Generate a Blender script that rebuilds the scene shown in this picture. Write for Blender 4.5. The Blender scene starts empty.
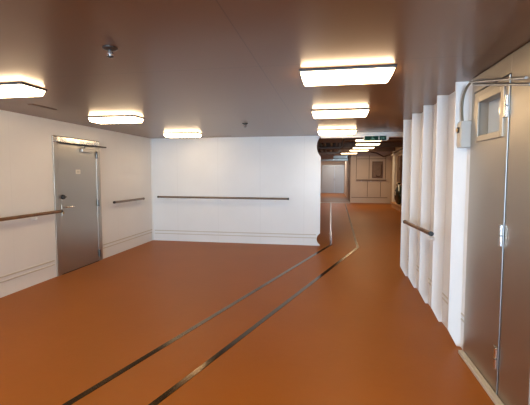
import bpy, bmesh, math, random
from mathutils import Vector, Matrix
random.seed(4)
PI = math.pi
SC = bpy.context.scene
COL = SC.collection
H = 2.33            # height of the panelled deckhead
XL, XR, YB = -4.02, 1.165, 7.9

# ------------------------------------------------------------------ materials
def mat(name, color, rough=.5, metal=0., coat=0., coat_rough=.1, spec=.5, noise=0., nscale=8., bump=0., bscale=30., stretch=None, emit=None, estr=0.):
    m = bpy.data.materials.new(name); m.use_nodes = True
    nt = m.node_tree; b = nt.nodes['Principled BSDF']
    b.inputs['Base Color'].default_value = (*color, 1)
    b.inputs['Roughness'].default_value = rough
    b.inputs['Metallic'].default_value = metal
    b.inputs['Specular IOR Level'].default_value = spec
    b.inputs['Coat Weight'].default_value = coat
    b.inputs['Coat Roughness'].default_value = coat_rough
    if emit:
        b.inputs['Emission Color'].default_value = (*emit, 1); b.inputs['Emission Strength'].default_value = estr
    if noise or bump:
        geo = nt.nodes.new('ShaderNodeNewGeometry')
        mp = nt.nodes.new('ShaderNodeMapping'); nt.links.new(geo.outputs['Position'], mp.inputs['Vector'])
        if stretch: mp.inputs['Scale'].default_value = stretch
    if noise:
        n = nt.nodes.new('ShaderNodeTexNoise'); n.inputs['Scale'].default_value = nscale; n.inputs['Detail'].default_value = 5
        nt.links.new(mp.outputs['Vector'], n.inputs['Vector'])
        r = nt.nodes.new('ShaderNodeValToRGB'); r.color_ramp.elements[0].position = .3; r.color_ramp.elements[1].position = .7
        r.color_ramp.elements[0].color = (*[c*(1-noise) for c in color], 1)
        r.color_ramp.elements[1].color = (*[min(1, c*(1+noise)) for c in color], 1)
        nt.links.new(n.outputs['Fac'], r.inputs['Fac']); nt.links.new(r.outputs['Color'], b.inputs['Base Color'])
    if bump:
        n2 = nt.nodes.new('ShaderNodeTexNoise'); n2.inputs['Scale'].default_value = bscale; n2.inputs['Detail'].default_value = 3
        nt.links.new(mp.outputs['Vector'], n2.inputs['Vector'])
        bp = nt.nodes.new('ShaderNodeBump'); bp.inputs['Strength'].default_value = bump; bp.inputs['Distance'].default_value = .02
        nt.links.new(n2.outputs['Fac'], bp.inputs['Height']); nt.links.new(bp.outputs['Normal'], b.inputs['Normal'])
        if coat: nt.links.new(bp.outputs['Normal'], b.inputs['Coat Normal'])
    return m

def seam_mat(name, color, axis, pitch, off, width=.006, rough=.4, dark=.90, coat=.15):
    """painted steel lining with vertical panel joints every <pitch> metres"""
    m = mat(name, color, rough, coat=coat, coat_rough=.2, noise=.025, nscale=1.3)
    nt = m.node_tree; b = nt.nodes['Principled BSDF']
    geo = nt.nodes.new('ShaderNodeNewGeometry'); sx = nt.nodes.new('ShaderNodeSeparateXYZ')
    nt.links.new(geo.outputs['Position'], sx.inputs[0])
    def mth(op, a, bv):
        n = nt.nodes.new('ShaderNodeMath'); n.operation = op
        nt.links.new(a, n.inputs[0])
        if isinstance(bv, (int, float)): n.inputs[1].default_value = bv
        else: nt.links.new(bv, n.inputs[1])
        return n.outputs[0]
    v = mth('ADD', sx.outputs[axis], 100*pitch - off)
    v = mth('MODULO', v, pitch)
    v = mth('LESS_THAN', v, width)
    mx = nt.nodes.new('ShaderNodeMix'); mx.data_type = 'RGBA'
    old = b.inputs['Base Color'].links[0].from_socket
    nt.links.new(v, mx.inputs['Factor']); nt.links.new(old, mx.inputs['A'])
    mx.inputs['B'].default_value = (*[c*dark for c in color], 1)
    nt.links.new(mx.outputs['Result'], b.inputs['Base Color'])
    return m

def add_seams(m, lines, dark):
    nt = m.node_tree; b = nt.nodes['Principled BSDF']
    geo = nt.nodes.new('ShaderNodeNewGeometry'); sx = nt.nodes.new('ShaderNodeSeparateXYZ'); nt.links.new(geo.outputs['Position'], sx.inputs[0])
    for axis, pitch, off, width in lines:
        src = sx.outputs[axis]
        for op, val in (('ADD', 100*pitch-off), ('MODULO', pitch), ('LESS_THAN', width)):
            q = nt.nodes.new('ShaderNodeMath'); q.operation = op; nt.links.new(src, q.inputs[0]); q.inputs[1].default_value = val; src = q.outputs[0]
        hs = nt.nodes.new('ShaderNodeHueSaturation'); hs.inputs['Value'].default_value = dark
        old = b.inputs['Base Color'].links[0].from_socket
        nt.links.new(src, hs.inputs['Fac']); nt.links.new(old, hs.inputs['Color']); nt.links.new(hs.outputs['Color'], b.inputs['Base Color'])

WHITE = (.79, .80, .80)
M = {}
M['wall_y'] = seam_mat('white_panel_left', WHITE, 'Y', 1.2, .5, dark=.95)
M['wall_x'] = seam_mat('white_panel_back', WHITE, 'X', .952, -.546)
M['rib'] = mat('white_rib_paint', (.82, .82, .82), .35, coat=.3, coat_rough=.2, noise=.02, nscale=2)
M['enamel'] = mat('white_enamel', (.78, .78, .76), .35)
M['strip'] = mat('grey_beige_strip', (.56, .52, .44), .4)
M['floor'] = mat('orange_brown_deck', (.318, .095, .003), .45, noise=.05, nscale=1.1, bump=.05, bscale=14, spec=.26)
M['ceil'] = mat('satin_deckhead', (.185, .092, .040), .42, metal=.35, coat=.42, coat_rough=.17, bump=.16, bscale=.9, noise=.03, nscale=.5)
add_seams(M['ceil'], [('Y', 2.0, .72, .007), ('X', 2.4, -.52, .007)], .7)
M['steel'] = mat('brushed_steel', (.45, .415, .365), .34, metal=1, bump=.04, bscale=6, stretch=(1, 1, 8))
M['steel_door'] = mat('satin_steel', (.47, .425, .365), .44, metal=1, bump=.04, bscale=6, stretch=(1, 1, 8))
M['steel_wavy'] = mat('polished_steel', (.60, .57, .52), .18, metal=1, bump=.25, bscale=5)
M['chrome'] = mat('chrome', (.72, .74, .76), .15, metal=1)
M['rod'] = mat('dull_rod', (.40, .41, .42), .38, metal=1)
M['darksteel'] = mat('dark_steel', (.10, .095, .09), .4, metal=.8)
M['wood'] = mat('brown_wood', (.16, .075, .03), .4, noise=.3, nscale=12, coat=.3)
M['greywood'] = mat('grey_brown_wood', (.17, .12, .085), .4, noise=.2, nscale=12, coat=.3)
M['black'] = mat('black_rubber', (.015, .015, .016), .5)
M['grey'] = mat('grey_paint', (.50, .51, .50), .45)
M['far_steel'] = mat('dull_far_steel', (.50, .49, .48), .45, metal=.9, bump=.3, bscale=3)
M['greyplate'] = mat('grey_plate', (.09, .09, .095), .55)
M['lamp'] = mat('lamp_diffuser', (.9, .88, .84), .4, emit=(1., .73, .43), estr=15.5)
M['lamp_far'] = mat('lamp_diffuser_far', (.9, .88, .84), .4, emit=(1., .73, .43), estr=5.)
M['strip_dark'] = mat('dark_floor_strip', (.125, .085, .05), .16, metal=1.)
M['green'] = mat('exit_green', (.002, .036, .021), .6, spec=.15)
M['palegreen'] = mat('pale_green', (.12, .27, .20), .6)
M['sign_white'] = mat('sign_white', (.75, .76, .72), .4)
M['brownpaint'] = mat('brown_deckhead', (.20, .12, .075), .45, noise=.2, nscale=2)
M['pipe'] = mat('brown_pipe', (.10, .055, .032), .4, noise=.3, nscale=6)
M['pipe_grey'] = mat('lagged_pipe', (.33, .27, .22), .5, noise=.2, nscale=6)
M['tanpanel'] = mat('tan_panel', (.60, .48, .38), .45, noise=.04, nscale=2)
M['groove'] = mat('panel_groove', (.22, .15, .11), .6)
M['darkpanel'] = mat('dark_brown_panel', (.11, .065, .042), .35)
M['board'] = mat('brown_board', (.22, .14, .095), .5, noise=.15, nscale=5)
M['glass'] = mat('door_pane', (.50, .55, .60), .12, coat=.6, coat_rough=.05)
M['bag'] = mat('green_plastic', (.006, .02, .014), .35, coat=.2, bump=.3, bscale=9)
M['bench'] = mat('tan_bench', (.52, .30, .16), .5)
M['paper'] = mat('paper', (.72, .68, .6), .6)
M['brass'] = mat('brass', (.45, .30, .14), .3, metal=1)
M['cable'] = mat('grey_olive_cable', (.16, .14, .10), .5)

# ------------------------------------------------------------------ mesh helpers
class MB:
    def __init__(s): s.bm = bmesh.new()
    def box(s, x0, x1, y0, y1, z0, z1, bev=0., seg=2):
        r = bmesh.ops.create_cube(s.bm, size=1)
        vs = r['verts']
        bmesh.ops.scale(s.bm, vec=(abs(x1-x0), abs(y1-y0), abs(z1-z0)), verts=vs)
        bmesh.ops.translate(s.bm, vec=((x0+x1)/2, (y0+y1)/2, (z0+z1)/2), verts=vs)
        if bev:
            es = list({e for v in vs for e in v.link_edges})
            bmesh.ops.bevel(s.bm, geom=es, offset=bev, segments=seg, profile=.5, affect='EDGES')
        return s
    def tube(s, pts, r, n=12, cap=True, radii=None):
        pts = [Vector(p) for p in pts]; rings = []
        up = Vector((0, 0, 1)); prev = None
        for i, p in enumerate(pts):
            if i == 0: t = pts[1]-pts[0]
            elif i == len(pts)-1: t = pts[-1]-pts[-2]
            else: t = (pts[i+1]-p).normalized() + (p-pts[i-1]).normalized()
            t.normalize()
            if prev is None:
                a = up if abs(t.dot(up)) < .95 else Vector((1, 0, 0))
                nrm = t.cross(a).normalized()
            else:
                nrm = (prev - t*prev.dot(t)).normalized()
            prev = nrm; bn = t.cross(nrm)
            rr = radii[i] if radii else r
            rings.append([s.bm.verts.new(p + rr*(math.cos(2*PI*k/n)*nrm + math.sin(2*PI*k/n)*bn)) for k in range(n)])
        for a, b in zip(rings, rings[1:]):
            for k in range(n): s.bm.faces.new((a[k], a[(k+1) % n], b[(k+1) % n], b[k]))
        if cap: s.bm.faces.new(rings[0][::-1]); s.bm.faces.new(rings[-1])
        return s
    def lathe(s, c, prof, n=24, axis='Z'):
        rings = []
        for r, h in prof:
            ring = []
            for k in range(n):
                a = 2*PI*k/n; u, v = r*math.cos(a), r*math.sin(a)
                p = (u, v, h) if axis == 'Z' else ((h, u, v) if axis == 'X' else (u, h, v))
                ring.append(s.bm.verts.new(Vector(c)+Vector(p)))
            rings.append(ring)
        for a, b in zip(rings, rings[1:]):
            for k in range(n): s.bm.faces.new((a[k], a[(k+1) % n], b[(k+1) % n], b[k]))
        s.bm.faces.new(rings[0][::-1]); s.bm.faces.new(rings[-1])
        return s
    def prism(s, poly, axis, a, b):
        """extrude a 2-D outline along axis from a to b"""
        def P(u, v, w):
            return {'X': (w, u, v), 'Y': (u, w, v), 'Z': (u, v, w)}[axis]
        A = [s.bm.verts.new(P(u, v, a)) for u, v in poly]; B = [s.bm.verts.new(P(u, v, b)) for u, v in poly]
        n = len(poly)
        for k in range(n): s.bm.faces.new((A[k], A[(k+1) % n], B[(k+1) % n], B[k]))
        s.bm.faces.new(A[::-1]); s.bm.faces.new(B)
        return s
    def build(s, name, m, parent=None, smooth=False, origin=None):
        bm = s.bm
        bmesh.ops.recalc_face_normals(bm, faces=bm.faces)
        if parent is not None:
            o0 = Vector(parent['_w'])
        elif origin is not None: o0 = Vector(origin)
        else:
            xs = [v.co for v in bm.verts]
            lo = Vector([min(c[i] for c in xs) for i in range(3)]); hi = Vector([max(c[i] for c in xs) for i in range(3)])
            o0 = Vector(((lo.x+hi.x)/2, (lo.y+hi.y)/2, lo.z))
        if parent is not None and origin is not None: raise ValueError
        bmesh.ops.translate(bm, vec=-o0, verts=bm.verts)
        me = bpy.data.meshes.new(name); bm.to_mesh(me); bm.free()
        if smooth:
            for p in me.polygons: p.use_smooth = True
            try: me.set_sharp_from_angle(angle=math.radians(40))
            except Exception: pass
        me.materials.append(m)
        o = bpy.data.objects.new(name, me); COL.objects.link(o)
        if parent is not None:
            o.parent = parent; o['_w'] = tuple(o0)
        else:
            o.location = o0; o['_w'] = tuple(o0)
        return o

def tag(o, label=None, cat=None, group=None, kind=None):
    if label: o['label'] = label
    if cat: o['category'] = cat
    if group: o['group'] = group
    if kind: o['kind'] = kind
    return o
def thing(name, loc, label=None, cat=None, group=None, kind=None):
    o = bpy.data.objects.new(name, None); COL.objects.link(o); o.location = loc; o.empty_display_size = .1
    o['_w'] = tuple(loc)
    return tag(o, label, cat, group, kind)
def dup(root, loc, label=None, group=None):
    r = root.copy(); COL.objects.link(r); r.location = loc
    if label: r['label'] = label
    if group: r['group'] = group
    for ch in list(root.children):
        c = ch.copy(); COL.objects.link(c); c.parent = r
        for g in list(ch.children):
            d = g.copy(); COL.objects.link(d); d.parent = c
    return r
def struct(name, mb, m, parent=None, **k):
    o = mb.build(name, m, parent, **k)
    if parent is None: o['kind'] = 'structure'
    return o
def arc(cx, cy, r, a0, a1, n):
    return [(cx+r*math.cos(a0+(a1-a0)*i/n), cy+r*math.sin(a0+(a1-a0)*i/n)) for i in range(n+1)]

# ------------------------------------------------------------------ room shell
struct('floor', MB().box(-4.3, 3.4, -12.2, 30, -.12, 0), M['floor'])
struct('ceiling', MB().box(-4.3, 1.6, -12.2, 7.96, H, H+.08), M['ceil'])
# left wall: with a wide shell door opening behind the photographer, toward the daylight
wl = MB()
wl.box(XL-.1, XL, 5.955, 8.0, 0, H)
wl.box(XL-.1, XL, -1.0, 4.845, 0, H)
wl.box(XL-.1, XL, 4.845, 5.955, 2.11, H)
wl.box(XL-.1, XL, -12.1, -3.6, 0, H)
wl.box(XL-.1, XL, -3.6, -1.0, 2.15, H)
struct('wall_left', wl, M['wall_y'])
struct('wall_rear', MB().box(XL-.1, -2.0, -12.1, -12.0, 0, H).box(1.15, 1.6, -12.1, -12.0, 0, H).box(-2.0, 1.15, -12.1, -12.0, 2.2, H), M['wall_x'])
# back wall: one plate whose free edge has round cut-outs at head and foot
poly = [(XL, 0), (-.205, 0)]
def notch(cz, half, sag):
    r = (half*half+sag*sag)/(2*sag); cx = -.198 - sag + r
    a = math.asin(half/r)
    return [(cx - r*math.cos(t), cz + r*math.sin(t)) for t in [-a + 2*a*i/12 for i in range(13)]]
poly += notch(.14, .125, .072) + notch(2.108, .215, .085) + [(-.19, H)] + [(XL, H)]
struct('wall_back', MB().prism(poly, 'Y', YB, YB+.05), M['wall_x'])

# right wall: vertical trapezoid corrugation
ys = [3.47, 4.03, 4.585, 5.19, 5.77]
struct('wall_right', MB().box(XR, 1.30, 3.355, 5.79, 0, H), M['rib'])
# its stiffeners: upright plates welded on, their feet cut off at a slant
RD = .108
for k, y in enumerate(ys):
    st = MB().prism([(XR+.002, 0), (XR-.030, 0), (XR-RD, .145), (XR-RD, H), (XR+.002, H)], 'Y', y, y+.022)
    struct('trim_%d' % (30+k), st, M['rib'])
# same wall on the near side of the steel door, carried on behind the photographer
struct('wall_right_near', MB().box(XR, 1.30, -12.1, 2.30, 0, H), M['rib'])
# low raised strip running round the walls
for nm, y0, y1 in (('trim_1', -1.0, 4.80), ('trim_2', 6.0, 7.86)):
    struct(nm, MB().box(XL-.005, XL+.008, y0, y1, .245, .262, .003).box(XL-.005, XL+.008, y0, y1, .185, .20, .003), M['strip'])
struct('trim_3', MB().box(XL+.05, -.28, YB-.008, YB+.01, .225, .243, .003).box(XL+.05, -.28, YB-.008, YB+.01, .158, .173, .003), M['strip'])
# short lengths of the same strip in the hollows between the ribs
n = 4
for y in ys:
    mb = MB()
    for z0 in (.25, .30):
        mb.box(XR-.007, XR+.004, max(y-.53, 3.365), y-.005, z0, z0+.014, .003)
    struct('trim_%d' % n, mb, M['strip']); n += 1
struct('trim_%d' % n, MB().box(XL, 1.7, 7.40, 7.47, H-.085, H+.02).box(XL, 1.7, 7.36, 7.40, H-.012, H), M['enamel']) if False else \
    struct('trim_%d' % n, MB().box(-.19, 1.7, 7.42, 7.47, H-.085, H+.001).box(-.19, 1.7, 7.44, 7.56, H-.092, H-.08), M['enamel'])
n += 1
# cover strip where walls meet in the far left corner
struct('trim_%d' % n, MB().box(XL, XL+.02, YB-.02, YB, 0, H, .004), M['enamel']); n += 1
# rib wall closes the lobby beyond
struct('wall_lobby_near', MB().box(1.165, 3.15, 5.79, 5.87, 0, 2.8), M['tanpanel'])
struct('wall_lobby_left', MB().box(-1.0, -.92, 7.95, 30, 0, 2.8), M['tanpanel'])
struct('ceiling_lobby', MB().box(-1.0, 3.4, 7.6, 30, 2.78, 2.86), M['brownpaint'])
struct('ceiling_drop', MB().box(-4.3, 3.4, 7.56, 7.6, H+.001, 2.86), M['brownpaint']) if False else None
struct('wall_lobby_right', MB().box(3.05, 3.15, 5.8, 19.8, 0, 2.8), M['tanpanel'])
struct('wall_cross', MB().box(1.04, 3.1, 19.7, 19.78, 0, 2.8), M['tanpanel'])
struct('wall_passage_right', MB().box(1.06, 1.14, 19.78, 29.1, 0, 2.8), M['tanpanel'])
fe = MB(); fe.box(-1.0, -.66, 29.0, 29.1, 0, 2.8); fe.box(-.66, 1.06, 29.0, 29.1, 2.17, 2.8)
struct('wall_far', fe, M['tanpanel'])
struct('trim_%d' % n, MB().box(-.92, 1.06, 19.45, 19.6, 0, .012, .004), M['strip']); n += 1

# panel joints, rail and cover strip on the cross wall
mb = MB()
for x in (1.33, 1.97, 2.78): mb.box(x-.014, x+.014, 19.685, 19.705, 1.26, 2.45)
for x in (1.9, 2.55): mb.box(x-.014, x+.014, 19.685, 19.705, .33, 1.12)
mb.box(1.33, 2.78, 19.685, 19.705, 2.26, 2.29)
mb.box(1.1, 2.9, 19.685, 19.705, .27, .30)
struct('trim_%d' % n, mb, M['groove']); n += 1
struct('trim_%d' % n, MB().box(2.86, 3.05, 17.6, 18.1, 0, 2.55, .02).box(2.80, 3.05, 17.55, 18.15, 2.35, 2.45, .01), M['enamel']); n += 1

# ------------------------------------------------------------------ left steel door
d1 = thing('door_1', (XL, 5.4, 0), kind='structure')
fx = XL+.018
MB().box(XL-.06, fx, 4.84, 4.935, 0, 2.105, .002).build('frame_post', M['steel'], d1)
MB().box(XL-.06, fx, 5.85, 5.955, 0, 2.105, .002).build('frame_post', M['steel'], d1)
MB().box(XL-.06, fx+.004, 4.84, 5.955, 2.0, 2.11, .02, 3).build('frame_head', M['steel_wavy'], d1)
leaf = MB().box(XL-.05, XL+.016, 4.938, 5.847, .012, 1.998, .002).build('door_leaf', M['steel'], d1)
MB().box(XL-.06, XL+.02, 4.94, 5.845, 0, .012).build('sill', M['darksteel'], d1)
MB().box(XL+.014, XL+.0195, 4.95, 5.835, 1.195, 1.203).build('seam_strip', M['steel'], d1)
# latch gear
lv = MB().box(XL+.016, XL+.024, 4.965, 5.005, .90, 1.075, .004).build('lock_plate', M['steel'], d1)
MB().tube([(XL+.02, 4.985, 1.03), (XL+.065, 4.985, 1.03), (XL+.07, 4.995, 1.03), (XL+.07, 5.17, 1.025)], .011).build('lever_handle', M['chrome'], d1, smooth=True)
MB().lathe((XL+.016, 4.99, .945), [(.02, 0), (.022, .008), (.018, .016), (.008, .018)], axis='X').build('key_cylinder', M['brass'], d1, smooth=True)
kb = MB().lathe((XL+.016, 5.0, 1.185), [(.036, 0), (.036, .012), (.03, .03), (.022, .034)], axis='X').build('turn_knob', M['black'], d1, smooth=True)
MB().box(XL+.048, XL+.062, 4.965, 5.035, 1.177, 1.193, .004).build('knob_bar', M['black'], kb)
sg = MB().box(XL+.016, XL+.022, 5.31, 5.42, 1.535, 1.605, .003).build('sign_plate', M['paper'], d1)
MB().box(XL+.021, XL+.0235, 5.335, 5.395, 1.555, 1.585).build('sign_panel', M['strip'], sg)
# closer with its arm
cl = MB().box(XL+.016, XL+.07, 5.42, 5.72, 1.885, 1.945, .008).build('door_closer', M['steel'], d1)
MB().tube([(XL+.055, 5.5, 1.95), (XL+.055, 5.5, 1.985), (XL+.14, 5.62, 1.99), (XL+.05, 5.80, 2.02)], .009, 8).build('closer_arm', M['darksteel'], cl)
MB().tube([(XL+.045, 4.95, 2.0), (XL+.045, 6.10, 2.008)], .012, 8).build('drip_bar', M['darksteel'], d1)
for z0 in (.14, 1.03, 1.86):
    MB().tube([(XL+.035, 5.85, z0-.06), (XL+.035, 5.85, z0+.06)], .013, 10).build('hinge', M['darksteel'], d1)

# ------------------------------------------------------------------ right steel door with window
d2 = thing('door_2', (1.15, 2.85, 0), kind='structure')
DX = 1.15
MB().box(DX, 1.30, 3.3105, 3.355, 0, H-.005).build('frame_post', M['steel_door'], d2)
MB().box(DX, 1.30, 2.30, 2.685, 0, H-.005, .004).build('frame_panel', M['steel_door'], d2)
MB().box(DX, 1.30, 2.685, 3.3105, 2.20, H-.005, .003).build('head_panel', M['steel_door'], d2)
WY0, WY1, WZ0, WZ1 = 2.80, 3.185, 1.84, 2.10
lf = MB()
lf.box(DX, 1.23, 2.71, WY0, .02, 2.19); lf.box(DX, 1.23, WY1, 3.31, .02, 2.19)
lf.box(DX, 1.23, WY0, WY1, .02, WZ0); lf.box(DX, 1.23, WY0, WY1, WZ1, 2.19)
lf.build('door_leaf', M['steel_door'], d2)
wf = MB()
e = .045
wf.box(DX-.014, DX+.01, WY0-e, WY0, WZ0-e, WZ1+e, .004); wf.box(DX-.014, DX+.01, WY1, WY1+e, WZ0-e, WZ1+e, .004)
wf.box(DX-.014, DX+.01, WY0, WY1, WZ0-e, WZ0, .004); wf.box(DX-.014, DX+.01, WY0, WY1, WZ1, WZ1+e, .004)
wfo = wf.build('window_frame', M['steel_door'], d2)
MB().box(1.213, 1.225, WY0, WY1, WZ0, WZ1).build('window_pane', M['glass'], wfo)
for z0 in (.28, 1.13, 1.99):
    hg = MB().box(DX-.012, DX+.002, 2.715, 2.76, z0-.07, z0+.07, .003).build('hinge', M['steel'], d2)
    MB().tube([(DX-.014, 2.70, z0-.07), (DX-.014, 2.70, z0-.004)], .013, 12).tube([(DX-.014, 2.70, z0+.004), (DX-.014, 2.70, z0+.07)], .013, 12).build('hinge_barrel', M['chrome'], hg, smooth=True)
MB().tube([(DX-.002, 2.695, .02), (DX-.002, 2.695, 2.19)], .005, 8).build('edge_bead', M['rod'], d2, smooth=True)
struct('baseboard_right', MB().box(1.105, 1.146, 2.30, 3.34, 0, .03, .004), M['strip'])

# ------------------------------------------------------------------ far double steel doors
d3 = thing('door_3', (.2, 29.0, 0), kind='structure')
MB().box(-.66, -.60, 28.95, 29.06, 0, 2.17, .01).build('frame_post', M['steel'], d3)
MB().box(1.0, 1.06, 28.95, 29.06, 0, 2.17, .01).build('frame_post', M['steel'], d3)
MB().box(-.60, 1.0, 28.95, 29.06, 2.1, 2.17, .01).build('frame_head', M['steel'], d3)
for a, b in ((-.595, .33), (.34, .995)):
    lf3 = MB().box(a, b, 28.98, 29.04, .01, 2.095, .006).build('door_leaf', M['far_steel'], d3)
    MB().tube([(.30 if a < 0 else .37, 28.95, .95), (.30 if a < 0 else .37, 28.95, 1.15)], .012, 8).build('pull_handle', M['chrome'], lf3)

# ------------------------------------------------------------------ ceiling lights
def make_light(cx, y0, label, group, z=H, lamp='lamp', hgt=.060):
    t = thing('ceiling_light', (cx, y0+.14, z), label, 'ceiling light', group)
    MB().box(cx-.352, cx+.352, y0-.004, y0+.288, z-.017, z-.0005, .003).build('backplate', M['greyplate'], t)
    b = MB(); r = bmesh.ops.create_cube(b.bm, size=1)
    for v in r['verts']:
        top = v.co.z > 0
        v.co.x = cx + (1 if v.co.x > 0 else -1)*(.345 if top else .325)
        v.co.y = y0+.142 + (1 if v.co.y > 0 else -1)*(.14 if top else .122)
        v.co.z = z-.016 if top else z-hgt-.008
    bmesh.ops.bevel(b.bm, geom=b.bm.edges[:], offset=.006, segments=2, affect='EDGES')
    b.build('diffuser', M[lamp], t, smooth=True)
    return t
G1 = 'rectangular lamps on the flat ceiling'
L0 = make_light(.112, 2.85, 'largest glowing rectangular ceiling light, nearest of the right hand row', G1)
RX = [(.112, 4.68, 'glowing ceiling light second from the camera in the right hand row'),
      (.112, 6.85, 'glowing ceiling light of the right hand row just before the exit sign'),
      (-2.97, 2.83, 'glowing ceiling light at the far left edge of the view, cut off by it'),
      (-2.97, 4.68, 'glowing ceiling light of the left row opposite the steel door'),
      (-2.88, 6.85, 'small glowing ceiling light of the left row close to the white back wall')]
for cx, y0, lab in RX: dup(L0, (cx, y0+.14, H), lab, G1)
FAR = [(1.01, 10.2, 2.45, 'first lamp beyond the exit sign, partly hidden by the sign'),
       (1.09, 11.3, 2.425, 'second lamp hanging beyond the exit sign'),
       (1.09, 12.7, 2.415, 'third lamp hanging beyond the exit sign'),
       (1.07, 14.4, 2.43, 'fourth lamp hanging beyond the exit sign, short and dim looking'),
       (.80, 16.5, 2.43, 'farthest hanging lamp beyond the exit sign, lowest and leftmost of its row')]
G2 = 'lamps hanging along the far passage'
LF = None; FT = []
for cx, y0, z, lab in FAR:
    if LF is None: LF = t = make_light(cx, y0, lab, G2, z, 'lamp_far', .042)
    else: t = dup(LF, (cx, y0+.14, z), lab, G2)
    FT.append((t, cx, y0, z))
for t, cx, y0, z in FT:
    for sx in (-.25, .25):
        o = MB().tube([(cx+sx, y0+.14, z-.002), (cx+sx, y0+.14, 2.785)], .008, 6)
        t['_w'] = (cx, y0+.14, z)
        o.build('hanger_rod', M['pipe'], t)

# ------------------------------------------------------------------ floor strips
def ribbon(pts, w):
    b = MB(); L = []; R = []
    P = [Vector((x, y)) for x, y in pts]
    for i, p in enumerate(P):
        if i == 0: t = (P[1]-p).normalized(); k = 1
        elif i == len(P)-1: t = (p-P[-2]).normalized(); k = 1
        else:
            a = (p-P[i-1]).normalized(); c = (P[i+1]-p).normalized(); t = (a+c).normalized(); k = 1/max(.3, t.dot(a))
        nn = Vector((-t.y, t.x))*w/2*k
        L.append(p+nn); R.append(p-nn)
    b.prism([tuple(v) for v in L] + [tuple(v) for v in R[::-1]], 'Z', 0., .003)
    return b
tag(ribbon([(-2.36, -.03), (-1.645, 2.371), (.035, 8.05), (.045, 19.4)], .052).build('floor_strip', M['strip_dark']),
    'left of the two dark inlaid floor strips, running close past the white wall end', 'floor strip', 'dark strips on the orange floor')
tag(ribbon([(-1.86, -.03), (-1.07, 2.473), (.585, 7.85), (.765, 19.4)], .052).build('floor_strip', M['strip_dark']),
    'right of the two dark inlaid floor strips, bending beyond the ribbed white wall', 'floor strip', 'dark strips on the orange floor')

# ------------------------------------------------------------------ handrails
def handrail(p0, p1, off, label, wood, nb, r=.022, group='wall handrails', end='both'):
    """rail from p0 to p1; off = vector from the rail to the wall"""
    p0 = Vector(p0); p1 = Vector(p1); off = Vector(off)
    d = (p1-p0).normalized(); q = (p0+p1)/2
    t = thing('handrail', tuple(q+off), label, 'handrail', group)
    MB().tube([p0, p1], r, 14).build('rail', wood, t, smooth=True)
    if end in ('both', 'start'): MB().tube([p0-d*.012, p0+d*.012], r*1.12, 14).build('end_cap', M['black'], t)
    if end in ('both', 'end'): MB().tube([p1-d*.012, p1+d*.012], r*1.12, 14).build('end_cap', M['black'], t)
    for k in range(nb):
        f = (k+.5)/nb if nb > 2 else (.12, .9)[k]
        c = p0 + (p1-p0)*f; dn = Vector((0, 0, -.065))
        br = MB().tube([c+Vector((0, 0, -r*.6)), c+dn+off*.08, c+dn+off*.2, c+dn+off*.97], .007, 8)
        br.lathe(tuple(c+dn+off*.9), [(.001, 0), (.022, 0), (.022, .006), (.001, .007)], 14, axis='X' if abs(off.x) > abs(off.y) else 'Y')
        br.build('bracket', M['enamel'], t, smooth=True)
    return t
hx = XL+.075
handrail((hx, 1.2, .995), (hx, 4.885, .98), (-.075, 0, 0), 'wooden handrail on the left wall, on the near side of the steel door', M['wood'], 4, end='end')
handrail((hx, 6.27, 1.005), (hx, 7.36, 1.0), (-.075, 0, 0), 'short wooden handrail between the steel door and the far left corner', M['greywood'], 2)
handrail((-3.83, YB-.08, 1.01), (-.87, YB-.08, 1.0), (0, .08, 0), 'long grey brown handrail across the white back wall', M['greywood'], 5)
handrail((.99, 5.15, .90), (.99, 3.86, .95), (.07, 0, 0), 'short dark handrail with black end on the white ribbed right wall', M['wood'], 2)
handrail((1.34, 19.62, 1.19), (2.8, 19.62, 1.19), (0, .08, 0), 'distant brown rail on the cross wall beyond the exit sign', M['pipe'], 3)
handrail((2.97, 9.0, 1.02), (2.97, 17.5, 1.02), (.08, 0, 0), 'distant brown rail above the dark green sack, past the ribbed wall', M['wood'], 5)

# ------------------------------------------------------------------ alarm box with cable, conduit
bx = thing('control_box', (1.12, 3.42, 1.76), 'grey control box with a button, fixed high on the nearest white rib', 'control box')
MB().box(1.078, 1.158, 3.36, 3.469, 1.765, 1.985, .006).build('housing', M['grey'], bx)
MB().box(1.073, 1.080, 3.372, 3.46, 1.78, 1.97, .002).build('front_plate', M['strip'], bx)
bt = MB().lathe((1.075, 3.42, 1.915), [(.020, 0), (.020, -.01), (.014, -.018), (.004, -.019)], 18, axis='X').build('button', M['brass'], bx, smooth=True)
MB().lathe((1.066, 3.42, 1.915), [(.026, .006), (.028, -.002), (.022, -.004)], 18, axis='X').build('button_ring', M['darksteel'], bt)
cb = MB(); pts = []
A, B_, C_, D_ = Vector((1.10, 3.41, 1.986)), Vector((1.085, 3.43, 2.14)), Vector((1.10, 3.42, 2.255)), Vector((1.115, 3.295, 2.283))
for i in range(17):
    s = i/16; pts.append((1-s)**3*A + 3*(1-s)**2*s*B_ + 3*(1-s)*s*s*C_ + s**3*D_)
tag(cb.tube(pts, .010, 10).build('cable', M['cable'], smooth=True), 'curved grey cable rising from the grey control box to the steel rods', 'cable')
for z1, x, lab in ((2.098, 1.105, 'upper of two thin steel rods crossing the top of the right steel door'), (2.060, 1.130, 'lower of two thin steel rods crossing the top of the right steel door')):
    cd = thing('conduit', (x, 2.8, 2.2), lab, 'conduit', 'steel conduits above the right door')
    MB().tube([(x, 3.285, 2.283 if x < 1.12 else 2.262), (x, 2.40, z1)], .0085, 12).build('pipe', M['rod'], cd, smooth=True)
    for f in (.06, .93):
        y = 3.285-.885*f; z = (2.283 if x < 1.12 else 2.262)*(1-f) + z1*f
        MB().box(x+.006, 1.1465, y-.006, y+.006, z-.006, z+.006, .002).build('clip', M['steel'], cd)

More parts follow.
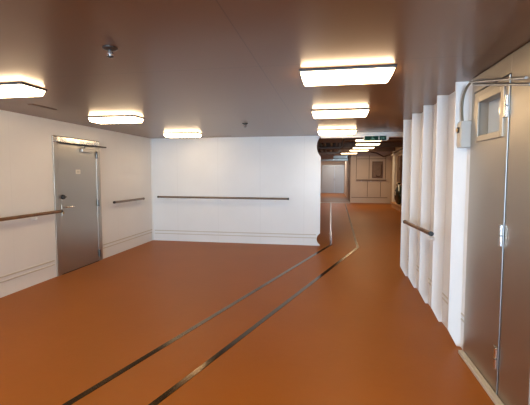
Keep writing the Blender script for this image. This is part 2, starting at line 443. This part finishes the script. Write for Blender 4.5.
# ------------------------------------------------------------------ things on the ceiling
sp = thing('sprinkler_head', (-1.36, 2.16, H), 'large dark sprinkler head hanging from the ceiling near the top left of the picture', 'sprinkler', 'ceiling sprinklers')
MB().lathe((-1.36, 2.16, H), [(.046, -.0005), (.046, -.008), (.028, -.018), (.016, -.021)], 24).build('escutcheon', M['darksteel'], sp, smooth=True)
MB().lathe((-1.36, 2.16, H), [(.011, -.017), (.013, -.03), (.008, -.036), (.006, -.055)], 14).build('nozzle', M['rod'], sp, smooth=True)
MB().lathe((-1.36, 2.16, H), [(.004, -.054), (.022, -.056), (.022, -.059), (.003, -.064)], 18).build('deflector', M['darksteel'], sp)
MB().tube([(-1.373, 2.16, H-.03), (-1.382, 2.16, H-.043), (-1.366, 2.16, H-.056)], .003, 6).tube([(-1.347, 2.16, H-.03), (-1.338, 2.16, H-.043), (-1.354, 2.16, H-.056)], .003, 6).build('yoke', M['chrome'], sp)
s2 = dup(sp, (-1.33, 5.75, H), 'small dark sprinkler head on the ceiling in front of the white back wall', 'ceiling sprinklers')
for nm, lab, a in (('v', 'thin slot grille in the ceiling beside the left wall', (-3.38, -3.32, 3.72, 4.10)), ('h', 'thin slot grille in the ceiling edge above the white back wall', (-2.55, -2.05, 7.60, 7.66))):
    v = thing('ceiling_vent', ((a[0]+a[1])/2, (a[2]+a[3])/2, H), lab, 'vent', 'slot grilles in the ceiling')
    MB().box(a[0], a[1], a[2], a[3], H-.006, H+.002, .002).build('frame', M['brownpaint'], v)
    if nm == 'v': MB().box(a[0]+.02, a[1]-.02, a[2]+.02, a[3]-.02, H-.008, H-.004).build('slot', M['pipe'], v)
    else: MB().box(a[0]+.02, a[1]-.02, a[2]+.02, a[3]-.02, H-.008, H-.004).build('slot', M['pipe'], v)

# exit sign
ex = thing('exit_sign', (.84, 7.38, 2.28), 'green emergency exit sign hanging below the ceiling in front of the far passage', 'sign')
MB().box(.625, 1.055, 7.36, 7.39, 2.165, 2.262, .003).build('housing', M['sign_white'], ex)
MB().box(.640, 1.040, 7.354, 7.361, 2.172, 2.252).build('panel', M['green'], ex)
g = MB()
# running figure and doorway, then an arrow
g.box(.775, .80, 7.351, 7.355, 2.225, 2.243)
g.prism([(.77, 2.18), (.785, 2.18), (.80, 2.20), (.82, 2.18), (.832, 2.186), (.81, 2.215), (.775, 2.222), (.755, 2.212), (.76, 2.205), (.78, 2.21)], 'Y', 7.351, 7.355)
g.build('pictogram', M['palegreen'], ex)
MB().box(.90, .913, 7.351, 7.355, 2.176, 2.248).build('doorway_mark', M['sign_white'], ex)
MB().prism([(.935, 2.205), (.985, 2.205), (.985, 2.192), (1.015, 2.212), (.985, 2.232), (.985, 2.219), (.935, 2.219)], 'Y', 7.351, 7.355).build('arrow', M['palegreen'], ex)
for x in (.70, .98): MB().box(x-.01, x+.01, 7.37, 7.385, 2.26, H-.001).build('hanger', M['sign_white'], ex)
MB().box(1.06, 1.085, 7.36, 7.39, 2.18, 2.24, .003).build('lamp_unit', M['sign_white'], ex)

# ------------------------------------------------------------------ passage beyond: pipes, trays, beams
def pipe(pts, r, m, lab, nm='pipe', cat='pipe'):
    return tag(MB().tube(pts, r, 10).build(nm, m, smooth=True), lab, cat, 'pipes under the bare far ceiling')
pipe([(-.40, 8.3, 2.63), (-.40, 22.9, 2.63)], .07, M['pipe'], 'thick dark pipe running along the left of the far passage ceiling')
pipe([(-.20, 8.3, 2.52), (-.20, 18, 2.52)], .045, M['pipe'], 'medium dark pipe lowest along the left of the far passage ceiling')
pipe([(.02, 8.3, 2.62), (.02, 20, 2.62)], .05, M['pipe_grey'], 'pale lagged pipe along the far passage ceiling')
pipe([(.22, 9.3, 2.66), (.22, 22.9, 2.66)], .04, M['pipe'], 'thin dark pipe along the far passage ceiling left of the lamps')
pipe([(-.9, 11.4, 2.30), (.30, 11.4, 2.30), (.36, 11.4, 2.36), (.36, 11.4, 2.75)], .05, M['pipe'], 'dark pipe crossing low behind the round notch of the wall head')
pipe([(-.9, 12.8, 2.22), (.25, 12.8, 2.22), (.33, 12.8, 2.30), (.33, 12.8, 2.75)], .04, M['pipe_grey'], 'thin pale pipe crossing low at the left of the far passage')
arcp = [(1.06, 19.4, 2.62), (1.9, 19.4, 2.64), (2.3, 19.4, 2.55), (2.62, 19.3, 2.36), (2.80, 18.5, 2.42), (2.9, 15, 2.56), (2.9, 11, 2.6)]
pipe(arcp, .035, M['pipe'], 'brown pipe bending round the top right corner of the far lobby')
def tray(x0, x1, y0, y1, z0, lab):
    t = thing('cable_tray', ((x0+x1)/2, (y0+y1)/2, z0), lab, 'cable tray', 'trays under the bare far ceiling')
    b = MB(); b.box(x0, x1, y0, y1, z0, z0+.01); b.box(x0, x0+.008, y0, y1, z0, z0+.06); b.box(x1-.008, x1, y0, y1, z0, z0+.06)
    b.build('tray', M['pipe'], t)
    for k in range(5):
        x = x0+.04+(x1-x0-.08)*k/4
        if k in (0, 4): MB().tube([(x0+.004 if k == 0 else x1-.004, (y0+y1)/2, z0+.055), (x0+.004 if k == 0 else x1-.004, (y0+y1)/2, 2.785)], .008, 6).build('hanger_rod', M['pipe'], t)
        MB().tube([(x, y0, z0+.026), (x, (y0+y1)/2, z0+.03), (x, y1, z0+.026)], .015, 8).build('cable', M['black' if k % 2 else 'pipe'], t)
    return t
tray(-.30, .32, 9.2, 11.2, 2.44, 'dark cable tray nearest behind the round notch of the wall head')
tray(-.75, .12, 13.2, 17.5, 2.18, 'dark cable tray farther down the left of the passage')
for k, (y, zz, lab) in enumerate([(9.0, 2.62, 'first brown ceiling beam beyond the exit sign'), (11.9, 2.58, 'second brown ceiling beam beyond the exit sign'), (15.4, 2.58, 'third brown ceiling beam beyond the exit sign'), (18.6, 2.60, 'last brown ceiling beam before the cross wall')]):
    b = MB(); b.box(-.92, 3.05, y-.008, y+.008, zz, 2.782); b.box(-.92, 3.05, y-.05, y+.05, zz-.012, zz, .003)
    o = struct('trim_%d' % (n+k), b, M['brownpaint'])
n += 4
jb = thing('junction_box', (-.22, 13, 2.25), 'dark junction box among the pipes behind the wall end', 'junction box')
MB().box(-.75, -.33, 10.3, 10.6, 2.18, 2.47, .01).build('housing', M['pipe'], jb)
MB().box(-.71, -.37, 10.288, 10.302, 2.21, 2.44, .006).build('cover', M['brownpaint'], jb)
# duct box above the far doors
dk = thing('air_duct', (.2, 24, 2.35), 'pale metal duct crossing above the far steel doors', 'duct')
MB().box(-.915, 1.055, 23.0, 23.6, 2.28, 2.62, .02).build('duct', M['steel'], dk)
MB().box(-.9, 1.05, 22.97, 23.63, 2.42, 2.46, .004).build('flange', M['pipe'], dk)

for x in (-.7, .85): MB().tube([(x, 23.3, 2.61), (x, 23.3, 2.785)], .015, 6).build('hanger_rod', M['pipe'], dk)
for x in (-.7, -.56): MB().tube([(x, 10.45, 2.46), (x, 10.45, 2.785)], .012, 6).build('hanger_rod', M['pipe'], jb)
# notice board on the cross wall
nb = thing('notice_board', (2.37, 19.66, 1.3), 'brown framed board on the distant cross wall', 'board')
MB().box(2.14, 2.62, 19.655, 19.70, 1.32, 2.12, .006).build('panel', M['board'], nb)
b = MB(); b.box(2.12, 2.16, 19.64, 19.70, 1.30, 2.14, .004); b.box(2.60, 2.64, 19.64, 19.70, 1.30, 2.14, .004); b.box(2.16, 2.60, 19.64, 19.70, 1.30, 1.35, .004); b.box(2.16, 2.60, 19.64, 19.70, 2.09, 2.14, .004)
b.build('frame', M['wood'], nb)
MB().tube([(2.3, 19.60, 1.46), (2.34, 19.60, 1.38), (2.5, 19.60, 1.38), (2.56, 19.60, 1.48), (2.56, 19.60, 1.98)], .022, 8).build('hook_pipe', M['pipe'], nb)
# framed dark cabinets on the right side of the lobby
for y0, y1, z0, z1, lab in ((16.4, 17.2, 1.15, 2.30, 'tall dark framed cabinet on the right lobby wall nearest the white pillar'), (13.6, 15.6, 1.25, 2.15, 'wide dark framed cabinet on the right lobby wall, half hidden by the ribbed wall')):
    cbn = thing('wall_cabinet', (3.0, (y0+y1)/2, z0), lab, 'cabinet', 'cabinets on the right lobby wall')
    MB().box(2.93, 3.05, y0, y1, z0, z1, .01).build('body', M['wood'], cbn)
    MB().box(2.915, 2.932, y0+.06, y1-.06, z0+.06, z1-.06, .004).build('door', M['darkpanel'], cbn)
    MB().tube([(2.90, y0+.10, (z0+z1)/2-.06), (2.90, y0+.10, (z0+z1)/2+.06)], .01, 8).build('handle', M['darksteel'], cbn)
# low bench and sack
be = thing('low_bench', (2.9, 16.6, 0), 'low tan bench along the right lobby wall under the dark green sack', 'bench')
MB().box(2.72, 3.045, 13.6, 17.5, .20, .25, .008).build('seat', M['bench'], be)
MB().box(2.76, 3.045, 13.65, 17.45, 0, .20, .004).build('base', M['bench'], be)
bs = bmesh.new(); bmesh.ops.create_icosphere(bs, subdivisions=4, radius=1)
from mathutils import noise as NZ
for v in bs.verts:
    p = v.co.copy(); d = 1 + .16*NZ.noise(p*2.1+Vector((3, 1, 7))) + .07*NZ.noise(p*5)
    zz = p.z
    w = 1.0 if zz < .3 else 1 - .62*((zz-.3)/.7)**1.2
    v.co = Vector((p.x*.17*d*w, p.y*.46*d*w, max(-.94, zz)*.43*(1 if zz < .6 else 1.05)))
sk = thing('sack', (2.85, 16.2, .25), 'dark green plastic sack on the low bench, just past the ribbed wall edge', 'sack')
x = MB(); x.bm.free(); x.bm = bs
bmesh.ops.translate(bs, vec=(2.85, 16.2, .252+.43*.94), verts=bs.verts)
x.build('bag_body', M['bag'], sk, smooth=True)
MB().lathe((2.85, 16.2, 1.055), [(.035, -.04), (.03, 0), (.06, .05), (.075, .09)], 14).build('tied_neck', M['bag'], sk, smooth=True)
MB().box(2.68, 2.69, 16.05, 16.25, .62, .78, .002).build('white_tag', M['paper'], sk)

# ------------------------------------------------------------------ lights
def area(name, loc, rot, sx, sy, power, color):
    l = bpy.data.lights.new(name, 'AREA'); l.shape = 'RECTANGLE'; l.size = sx; l.size_y = sy; l.energy = power; l.color = color
    o = bpy.data.objects.new(name, l); COL.objects.link(o); o.location = loc; o.rotation_euler = rot
    return o
WARM = (1., .71, .40)
# lamps of the same rows behind the photographer
for cx in (.112, -2.97):
    for y in (1.1, -.75): area('row_lamp', (cx, y, H-.07), (0, 0, 0), .65, .25, 20, WARM)
# daylight in the two openings behind the photographer
area('daylight_rear', (-.4, -11.95, 1.15), (math.radians(90), 0, 0), 3.0, 2.0, 1250, (.55, .78, 1.0))
area('daylight_side', (XL-.02, -2.3, 1.1), (0, math.radians(-90), 0), 2.0, 2.5, 135, (.52, .77, 1.0))
area('lobby_fill', (2.45, 8.4, 2.72), (0, 0, 0), .9, 1.6, 25, WARM)  # this and the next two: unseen fill lights added to brighten the lobby
area('lobby_fill', (1.25, 17.5, 2.76), (0, 0, 0), 1.0, .3, 50, WARM)
area('lobby_fill', (1.6, 13.6, 2.76), (0, 0, 0), 1.4, .3, 14, WARM)
# unseen fill added to brighten the far doors and floor, behind the duct
area('passage_fill', (.3, 26.3, 2.7), (0, 0, 0), 1.2, .4, 62, (1.0, .92, .82))
w = bpy.data.worlds.new('World'); SC.world = w; w.use_nodes = True
w.node_tree.nodes['Background'].inputs[0].default_value = (.62, .78, 1, 1)
w.node_tree.nodes['Background'].inputs[1].default_value = 1.0

# ------------------------------------------------------------------ camera
cam = bpy.data.cameras.new('Camera'); co = bpy.data.objects.new('Camera', cam); COL.objects.link(co); SC.camera = co
F = 370.
cam.sensor_width = 36; cam.sensor_fit = 'HORIZONTAL'; cam.lens = 36*F/530
cam.shift_y = -5/530
cam.clip_end = 100; cam.clip_start = .02
pitch = math.atan(24.5/F); yaw = math.atan(65/F)
co.location = (0, 0, 1.55)
co.rotation_euler = (PI/2 - pitch, 0, yaw)
for o in bpy.data.objects:
    if '_w' in o: del o['_w']
vs = SC.view_settings
SC.display_settings.display_device = 'sRGB'
vs.view_transform = 'Standard'; vs.look = 'None'; vs.gamma = 1; vs.use_curve_mapping = False
vs.exposure = 0.06
